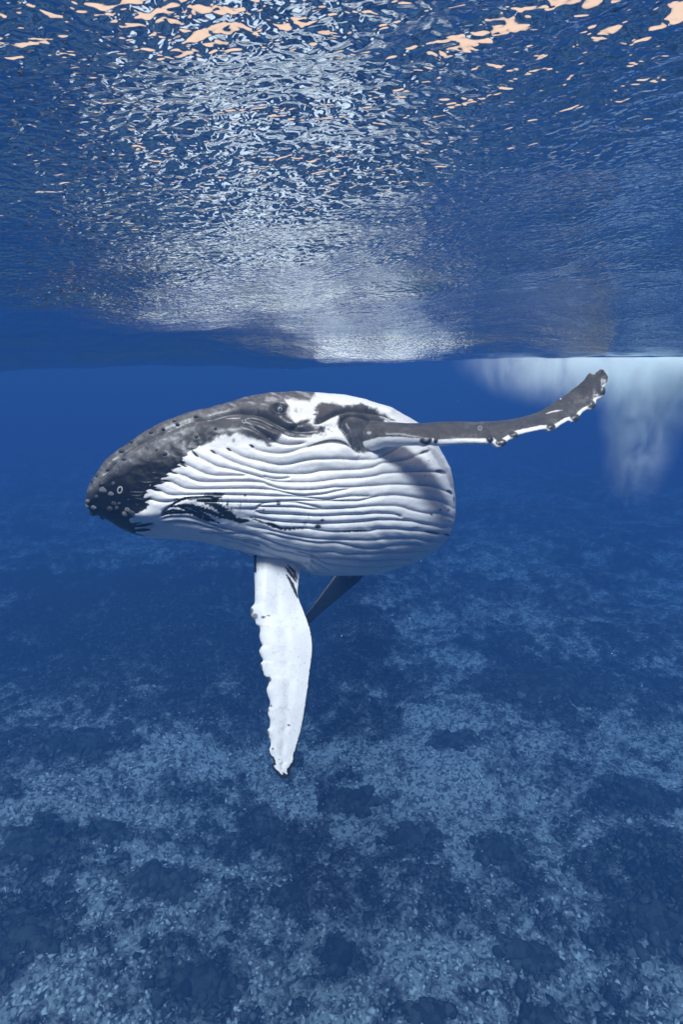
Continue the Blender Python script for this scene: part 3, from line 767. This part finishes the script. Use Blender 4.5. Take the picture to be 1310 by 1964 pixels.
    pig = stroke(pig, x, y, 'C 1070,1075 1120,1085', 2.6, 0.15, 0.9)
    pig = stroke(pig, x, y, 'C 830,250 880,235 920,225', 3.2, 0.30, 0.8, .5, nz=nz2)
    pig = stroke(pig, x, y, 'C 985,430 1035,440 1080,458', 4.2, 0.30, 0.85, .5, nz=nz2)
    pig = stroke(pig, x, y, 'C 1085,630 1120,645 1140,670', 3.0, 0.2, 0.85)
    pig = stroke(pig, x, y, 'C 900,200 960,250 1010,320 1060,400 1100,470 1140,600', 6.0, 0.55, 0.55, .6, nz=nz)
    pig = stroke(pig, x, y, 'C 1120,420 1150,560 1165,700 1160,900 1120,1050', 3.0, 0.5, 0.4, .6, nz=nz)
    for cx_, cy_, rx_, ry_, vv in ((534, 966, 4, 3, .12), (610, 1011, 6, 3.6, .06), (618, 998, 4, 2.5, .25), (585, 1004, 4, 4, .6), (592, 990, 1.5, 7, .6), (822, 884, 2, 1.5, .5), (815, 912, 2, 1.5, .55), (871, 957, 1.5, 4, .3), (845, 978, 2.2, 3, .35), (860, 979, 2, 2.5, .35), (829, 987, 2.5, 2, .2), (863, 1000, 2, 2, .35), (516, 855, 5, 2.4, .5), (505, 978, 1.5, 3, .4), (470, 950, 2, 3, .2), (448, 846, 3, 4, .6)):
        pig = spot(pig, x, y, cx_, cy_, rx_, ry_, vv, .9)
    # round scars and scratches on the dark jaw
    pig = spot(pig, x, y, 229.5, 939.5, 4.2, 6.0, .8, .95, .3, True)
    pig = spot(pig, x, y, 403, 842, 6, 5, .5, .6, 0, True)
    for s in ('E 770,680 900,685 1000,680', 'E 790,735 900,740 960,715', 'E 850,780 1000,800', 'E 930,515 1030,530 1140,520', 'E 1110,380 1180,378', 'E 1160,462 1220,462', 'E 720,805 760,800', 'E 860,870 900,885'):
        pig = stroke(pig, x, y, s, 1.2, 0.5, .8, 0.5, nz=nz2)
    for s in ('I 150,290 270,285', 'I 280,315 330,325 385,365', 'I 500,440 520,447'):
        pig = stroke(pig, x, y, s, 1.3, 0.75, .8, 0.5, nz=nz2)
    # dark fringes at the chin end of the pleats
    for s in ('A 70,895 150,898', 'A 60,930 180,925 270,910', 'A 70,960 240,958', 'A 60,985 180,1000', 'A 520,290 590,330', 'A 420,378 500,395', 'A 340,458 430,470', 'A 250,543 340,565', 'A 200,630 260,648', 'A 640,170 700,228', 'A 820,165 870,195', 'A 975,145 1020,170', 'A 1200,118 1240,135'):
        pig = stroke(pig, x, y, s, 2.2, 0.07, .95)
    # away side: dark back
    cph = np.cos(phi)[None] + 0 * x
    backd = sstep(-0.72, -0.88, cph + 0.12 * nz3)
    leftb = sstep(620, 560, x) * sstep(0.05, -0.1, cph)
    tail = sstep(15.5, 17.5, t)[:, None] * sstep(0.6, 0.2, cph)
    dk = np.clip(np.maximum(np.maximum(backd, leftb), tail), 0, 1)
    pig = pig * (1 - dk) + 0.30 * dk
    # faint yellowish-grey film and small flecks on white skin
    fl = sstep(0.52, 0.7, vnoise2(x / 1.6, y / 1.6, 95)) * sstep(0.15, 0.4, nz3)
    pig = pig - 0.10 * fl * (pig > .6)
    pig = pig + 0.05 * nz3
    return P, pig, N, t, phi

def limb(lead, trail, dl, dt, thick, n=300, m=72, knobs=(), sharp=0.6):
    """flat tapering limb between two photographed edges, lens-like in section; returns camera-space grid"""
    s = np.linspace(0, 1, n)
    def edge(E):
        E = arclen(catmull(E, 12 * len(E)), 600)
        k = np.exp(-np.linspace(-2, 2, 121) ** 2); k /= k.sum(); pad = 60
        Ep = np.vstack([2 * E[0] - E[1:pad + 1][::-1], E, 2 * E[-1] - E[-pad - 1:-1][::-1]])
        S = np.stack([np.convolve(Ep[:, c], k, 'same')[pad:-pad] for c in range(2)], 1)
        d = np.r_[0, np.cumsum(np.linalg.norm(np.diff(S, axis=0), axis=1))]; d /= d[-1]
        f = lambda Q: np.stack([np.interp(s, d, Q[:, c]) for c in range(2)], 1)
        return f(E), f(S)
    Lc, Ls = edge(lead); Tc, Ts = edge(trail)
    dL = np.interp(s, np.linspace(0, 1, len(dl)), dl); dT = np.interp(s, np.linspace(0, 1, len(dt)), dt)
    up3 = lambda Q, dd: np.stack([(Q[:, 0] - 655) / F_PX * dd, (982 - Q[:, 1]) / F_PX * dd, dd], 1)
    A = up3(Ls, dL); B = up3(Ts, dT); dA = up3(Lc, dL) - A; dB = up3(Tc, dT) - B
    mid = (A + B) / 2; half = (A - B) / 2
    th = np.interp(s, np.linspace(0, 1, len(thick)), thick)
    ax = np.gradient(mid, axis=0); nn = np.cross(half, ax); nn /= np.linalg.norm(nn, axis=1, keepdims=True) + 1e-9
    if nn[:, 2].mean() > 0: nn = -nn
    k = np.ones(31) / 31; nn = np.stack([np.convolve(np.pad(nn[:, c], 15, 'edge'), k, 'valid') for c in range(3)], 1)
    nn /= np.linalg.norm(nn, axis=1, keepdims=True)
    ph = np.linspace(0, 2 * math.pi, m, endpoint=False)
    c = np.cos(ph)[None]; q = np.sin(ph)[None]
    prof = q * (0.55 + 0.45 * c) ** sharp           # thick near the leading edge, thin behind
    P = mid[:, None] + half[:, None] * c[..., None] + nn[:, None] * (th[:, None] * prof)[..., None] \
        + 0.85 * dA[:, None] * sstep(.25, 1, c)[..., None] + dB[:, None] * sstep(-.25, -1, c)[..., None]
    return P, s, ph, c, q

def build_whale():
    skin = mat_skin()
    base = cam2world(np.array([[-0.2, 0.2, 5.8]]))[0]
    root = bpy.data.objects.new('humpback_whale', None); C.objects.link(root); root.location = base
    tag(root, 'white bellied humpback whale with pleated throat, one flipper raised, one hanging', 'whale')
    allV, allF, allP = [], [], []; off = 0
    def add(P, pig, closed_ends=True):
        nonlocal off
        n, m = P.shape[:2]
        V = P.reshape(-1, 3); f = grid_faces(n, m, True)
        # outward orientation
        ctr = P.mean(1)[:, None]
        a = P[n // 2, 0]; q = P.reshape(-1, 3)[f]
        nn = np.cross(q[:, 1] - q[:, 0], q[:, 2] - q[:, 1]); cc = q.mean(1) - np.repeat(P.mean(1)[:-1], m, 0)
        if (nn * cc).sum() < 0: f = f[:, ::-1]
        ends = []
        for k, ring in enumerate((np.arange(m), (n - 1) * m + np.arange(m))):
            # fan of quads
            cidx = len(V) + k
            for i in range(0, m - 1, 2):
                ends.append([ring[i], ring[i + 1], ring[(i + 2) % m], cidx])
        V = np.vstack([V, P[0].mean(0), P[-1].mean(0)])
        allV.append(V); allF.append(np.vstack([f, np.array(ends)]) + off); allP.append(np.r_[pig.ravel(), pig[0].mean(), pig[-1].mean()]); off += len(V)
    P, pig, N, t, phi = build_body()
    add(P, pig)
    bodyP = P
    # ---- raised flipper
    U = np.array([(640, 800), (668, 803), (695, 802), (740, 810), (805, 812), (843, 809), (880, 808), (920, 809), (970, 806), (1005, 799), (1039, 787), (1075, 765), (1105, 742), (1120, 730), (1127, 720), (1132, 715), (1140, 718), (1146, 712), (1153, 708), (1158, 709)], float)
    Lw = np.array([(650, 850), (676, 862), (697, 868), (740, 852), (800, 850), (814, 852), (826, 850), (843, 853), (880, 850), (925, 850), (935, 851), (942, 848), (953, 858), (963, 856), (974, 845), (988, 840), (996, 833), (1044, 823), (1052, 827), (1062, 824), (1089, 807), (1097, 810), (1108, 806), (1113, 796), (1126, 785), (1134, 786), (1142, 777), (1144, 767), (1155, 762), (1160, 752), (1159, 742), (1166, 733), (1167, 720), (1161, 711)], float)
    P1, s, ph, c, q = limb(Lw, U, [5.15, 4.98, 4.92, 4.90, 4.93, 5.0, 5.06], [5.45, 5.2, 5.18, 5.2, 5.22, 5.2, 5.14], [.17, .12, .085, .06, .05, .04, .035, .03, .02], 420, 96, sharp=.5)
    x, y = proj(P1); N1 = grid_normals(P1, True)
    KN = [(817, 844, 12, 8), (836, 845, 4, 5), (939, 843, 7, 6), (962, 849, 11, 6.5), (985, 834, 9, 6), (1057, 819, 9, 6), (1103, 801, 10, 7), (1134, 776, 9, 8), (1154, 750, 8, 9)]
    cc = (P1 - P1.mean(1, keepdims=True)); sg = np.sign((cc * N1).sum(-1).mean())
    bump = np.zeros(x.shape)
    for kx, ky, rx, ry in KN: bump += 0.014 * np.exp(-(((x - kx) / rx) ** 2 + ((y - ky) / ry) ** 2))
    bump += 0.004 * fbm2(x / 14, y / 9, 5, 3)
    P1 = P1 + N1 * sg * bump[..., None]
    nz = fbm2(x / 6, y / 6, 160, 4, .6); nz3 = fbm2(x / 20, y / 14, 162, 3)
    Ld = catmull(Lw, 240); d, p = dist_line(x, y, Ld, 60)
    wb = np.interp(x, [680, 700, 740, 800, 900, 960, 1000, 1100, 1150, 1170], [16, 20, 14, 10, 8.5, 9, 8, 6.5, 4, 0])
    under = (N1[..., 1] * sg < -0.15)
    pg = 0.30 + 0.05 * nz + 0.06 * nz3
    a = sstep(1.2, -1.2, d - wb + 1.5 * nz) * sstep(676, 690, x + 0.5 * (y - 850))
    farside = (N1[..., 2] * sg > 0.05)
    a = np.maximum(a, farside * 1.0)
    pg = pg * (1 - a) + (0.93 + .03 * nz) * a
    for kx, ky, rx, ry in KN:
        qd = np.hypot((x - kx) / rx, (y - ky) / ry)
        aa = 1 - sstep(.75, 1.15, qd + .15 * nz); pg = pg * (1 - aa) + (.24 + .1 * nz) * aa
        pg = pg + .35 * (1 - sstep(.2, .5, qd)) * (rx > 10)
    pg = stroke(pg, x, y, 'G 640,522 720,500 800,488', 1.6, .85, .9, .5, nz=nz)
    pg = spot(pg, x, y, 708, 830, 5, 3, .7, .9); pg = spot(pg, x, y, 1076, 765, 2, 1.6, .9, .9)
    pg = spot(pg, x, y, 921, 821, 3.2, 3.2, .65, .9, 0, True)
    add(P1, pg)
    # ---- hanging flipper
    Lf = tr('H 200,30 205,120 207,200 213,350 212,440 206,475 184,498 176,530 184,580 215,610 222,645 255,665 258,700 250,740 262,790 278,820 262,840 250,868 262,905 282,945 258,968 258,1000 280,1040 292,1070 322,1090 334,1120 328,1150 313,1190 322,1240 340,1290 336,1330 318,1355 326,1400 342,1440 340,1500 320,1530 320,1570 342,1610 342,1660 330,1690 340,1740 362,1770 372,1800 356,1815 372,1860 400,1895 425,1925')
    Rt = tr('H 620,40 605,140 590,220 577,300 572,400 610,510 650,610 680,700 694,800 694,880 682,980 672,1060 664,1130 650,1230 636,1330 620,1430 600,1530 578,1620 562,1690 545,1740 548,1800 528,1830 510,1860 506,1905 475,1925 450,1935')
    P2, s, ph, c, q = limb(Lf, Rt, [5.28, 5.10, 4.96, 4.85, 4.76, 4.7], [5.42, 5.24, 5.10, 4.99, 4.88, 4.80, 4.72], [.15, .10, .075, .06, .05, .04, .03, .012], 460, 96, sharp=.7)
    x, y = proj(P2); N2 = grid_normals(P2, True); sg = np.sign(((P2 - P2.mean(1, keepdims=True)) * N2).sum(-1).mean())
    # bones show as soft ridges; knobs swell the leading edge
    mx = (np.interp(y, Lf[:, 1], Lf[:, 0])); rxx = np.interp(y, Rt[:, 1], Rt[:, 0]); u = (x - mx) / (rxx - mx + 1e-6)
    bump = -0.010 * np.exp(-((u - .52 - .02 * np.sin(y / 40)) / .10) ** 2) + .006 * np.exp(-((u - .25) / .12) ** 2) + 0.004 * fbm2(x / 14, y / 40, 6, 3)
    for ky in (1170, 1248, 1300, 1324, 1372, 1405, 1437, 1466): bump += .003 * np.exp(-((y - ky) / 10) ** 2) * sstep(.25, 0, u)
    P2 = P2 + N2 * sg * bump[..., None]
    nz = fbm2(x / 5, y / 5, 260, 4, .6); nz3 = fbm2(x / 20, y / 40, 262, 3)
    pg = 0.95 + .05 * nz3 - .12 * sstep(.5, .75, vnoise2(x / 2.2, y / 2.6, 95)) * sstep(0, .4, nz) - .03 * sstep(.55, .7, vnoise2((x + .2 * y) / 3.0, y / 70, 96)) * sstep(0, .3, nz3)
    # far side dark grey, thin dark trailing edge and ragged tip
    far = (N2[..., 2] * sg > 0.1); pg = np.where(far, .30, pg)
    dR, p = dist_line(x, y, catmull(Rt, 200), 20); dLf, p2 = dist_line(x, y, catmull(Lf, 300), 20)
    dw = np.interp(y, [1100, 1170, 1200, 1400, 1440, 1470, 1495], [0, 0, 1.2, 1.4, 3, 5, 8]) * (1 + .5 * nz)
    pg = np.where(dR < dw, .10, pg)
    dl = np.interp(y, [1420, 1440, 1460, 1480, 1495], [0, 1.5, 4, 5, 7]) * (1 + .6 * nz)
    pg = np.where(dLf < dl, .12, pg)
    for cx_, cy_, rx_, ry_, vv in ((505, 1184, 4, 2.6, .2), (515, 1181, 3, 1.6, .3), (489, 1182, 6, 6, .45), (483, 1172, 3, 6, .35), (515, 1303, 5.5, 6, .3), (500, 1280, 3.5, 7, .35), (554, 1391, 3, 2, .3), (520, 1354, 2, 3, .4), (514, 1362, 2.5, 5, .4), (514, 1408, 3, 7, .35), (523, 1436, 2, 2, .3), (592, 1313, 3, 1.2, .5), (553, 1361, 2, 1.2, .55), (535, 1456, 2, 1, .5), (584, 1272, 2, 1.3, .7)):
        pg = spot(pg, x, y, cx_, cy_, rx_, ry_, vv, .85)
    for s_ in ('H 470,160 520,230 560,290', 'H 490,150 540,210 565,270', 'H 480,230 530,320 570,420'):
        pg = stroke(pg, x, y, s_, 3.2, .12, .9, .5, nz=nz)
    pg = np.where((x < 492) & (y < 1098), .1, pg)
    add(P2, pg)
    # ---- tail flukes, seen edge-on far behind
    fl1 = np.array([(668, 1050), (646, 1095), (618, 1135), (594, 1168), (576, 1190), (572, 1203)], float)
    fr1 = np.array([(690, 1050), (703, 1078), (694, 1108), (655, 1143), (618, 1174), (590, 1200), (576, 1207)], float)
    P3, s, ph, c, q = limb(fl1, fr1, [11.8, 11.5, 11.3, 11.1], [12.0, 11.7, 11.4, 11.2], [.10, .06, .04, .015], 90, 32)
    add(P3, np.full(P3.shape[:2], .06))
    fl2 = np.array([(650, 1060), (680, 1010), (720, 960), (760, 940)], float); fr2 = np.array([(690, 1075), (730, 1040), (765, 1000), (770, 945)], float)
    P4, s, ph, c, q = limb(fl2, fr2, [11.8, 12.2, 12.6], [11.9, 12.4, 12.7], [.12, .08, .04, .02], 60, 32)
    add(P4, np.full(P4.shape[:2], .27))
    V = np.vstack(allV); Vw = cam2world(V) - base
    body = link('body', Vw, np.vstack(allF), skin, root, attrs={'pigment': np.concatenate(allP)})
    # ---- parts sitting on the skin
    bx, by = proj(bodyP); bn = grid_normals(bodyP, True)
    if ((bodyP - bodyP.mean(1, keepdims=True)) * bn).sum(-1).mean() < 0: bn = -bn
    fr = (bn[..., 2] < 0.15) & (t < 15)[:, None]
    FX = bx[fr]; FY = by[fr]; FP = bodyP[fr]; FN = bn[fr]
    def on_skin(px, py):
        i = np.argmin((FX - px) ** 2 + (FY - py) ** 2 + 200 * (FP[:, 2] > FP[:, 2].min() + 3))
        return FP[i], FN[i]
    tub_mat = mat_plain('tubercle_skin', (0.045, 0.047, 0.055), .45, .25, 60, .7)
    pale_mat = mat_plain('pale_tubercle_skin', (0.13, 0.13, 0.14), .5, .25, 60, .8)
    TUB = [('E', 630, 40, 5), ('E', 440, 208, 5), ('E', 250, 425, 4), ('E', 175, 510, 4), ('E', 668, 165, 4.2), ('E', 410, 335, 3), ('E', 320, 555, 6.5), ('E', 345, 660, 7.5), ('E', 465, 720, 6.5), ('E', 505, 560, 5),
           ('E', 105, 830, 5.5), ('E', 98, 905, 5.5), ('E', 195, 930, 6), ('E', 180, 1020, 6.5), ('E', 330, 1095, 5.5), ('E', 520, 870, 5), ('E', 450, 950, 6), ('E', 560, 940, 5), ('E', 690, 1030, 6), ('E', 730, 970, 5.5), ('E', 790, 1010, 6), ('E', 240, 760, 5), ('E', 600, 870, 4),
           ('J', 335, 385, 4.6), ('J', 455, 325, 4.6), ('J', 530, 305, 4.2), ('J', 605, 255, 4), ('J', 622, 275, 4.5), ('J', 740, 225, 4.5), ('J', 545, 460, 5), ('J', 740, 352, 4), ('J', 860, 300, 3.6), ('J', 435, 508, 3), ('J', 493, 435, 3)]
    tubmesh = {}
    rr = random.Random(5)
    for k, (tl, a, b, r) in enumerate(TUB):
        o_, p_, s_ = T[tl]; px = a / s_ + o_; py = b / s_ + p_
        pt, nn = on_skin(px, py)
        rad = r / F_PX * pt[2] * 0.95
        var = k % 4; pale = (k in (7, 8, 10, 11, 12, 14, 18, 19)); key = (var, pale)
        if key not in tubmesh:
            Vt = ICO2.copy(); nzt = fbm2(Vt[:, 0] * 2 + var * 5, Vt[:, 1] * 2 + Vt[:, 2] * 2, 300 + var, 3)
            Vt = Vt * (1 + .3 * nzt[:, None]) * np.array([1, 1, .78])
            o = link('tubercle', Vt, ICO2F, pale_mat if pale else tub_mat, root); tubmesh[key] = o.data
        else:
            o = bpy.data.objects.new('tubercle', tubmesh[key]); C.objects.link(o); o.parent = root
        wpt = cam2world(pt[None])[0] - base; wn = Vector(cam2world(nn[None])[0])
        o.location = Vector(wpt) + wn * rad * -0.05
        o.rotation_mode = 'QUATERNION'; o.rotation_quaternion = wn.to_track_quat('Z', 'Y')
        o.scale = (rad * rr.uniform(.9, 1.15), rad * rr.uniform(.85, 1.05), rad)
    # eye
    pt, nn = on_skin(537, 787)
    eye_m = mat_plain('eyeball', (0.05, 0.055, 0.07), .15, .5, 30, .5, .0005)
    iris_m = mat_plain('iris', (0.22, 0.25, 0.30), .2, .5, 90, .6, .0005)
    pup_m = mat_plain('pupil', (0.004, 0.004, 0.006), .1, .6, 30, .2, .0002)
    wn = Vector(cam2world(nn[None])[0]); toc = (-Vector(cam2world(pt[None])[0])).normalized()
    look = (wn * .35 + toc * .65).normalized()
    er = 0.036
    eye = link('eye', ICO3 * er, ICO3F, eye_m, root)
    eye.location = Vector(cam2world(pt[None])[0] - base) + wn * 0.002
    eye.rotation_mode = 'QUATERNION'; eye.rotation_quaternion = look.to_track_quat('Z', 'Y')
    def cap(name, r, a0, a1, mat, parent):
        na_, nb_ = 8, 28
        th = np.linspace(a0, a1, na_)[:, None]; fi = np.linspace(0, 2 * math.pi, nb_, endpoint=False)[None]
        V = np.stack([r * np.sin(th) * np.cos(fi), r * np.sin(th) * np.sin(fi), r * np.cos(th) + 0 * fi], -1).reshape(-1, 3)
        f = grid_faces(na_, nb_, True)[:, ::-1]
        return link(name, V, f, mat, parent)
    cap('iris', er * 1.03, 0.22, 0.62, iris_m, eye); cap('pupil', er * 1.035, 0.001, 0.24, pup_m, eye)
    return root
build_whale()

# ------------------------------------------------------------------ drifting specks in the water
def build_specks(n=90):
    r = np.random.default_rng(12)
    px = r.uniform(0, 1310, n); py = r.uniform(700, 1900, n); d = r.uniform(1.2, 4.2, n)
    P = Wp(px, py, d); s = r.uniform(.0006, .0016, n)
    V = (ICO0[None] * s[:, None, None] + P[:, None]).reshape(-1, 3)
    Fc = (ICO0F[None] + (np.arange(n) * len(ICO0))[:, None, None]).reshape(-1, 3)
    o = link('drifting_specks', V, Fc, mat_plain('speck', (.5, .5, .48), .7))
    tag(o, 'tiny pale specks of plankton drifting in the water', None, None, 'stuff')
build_specks()
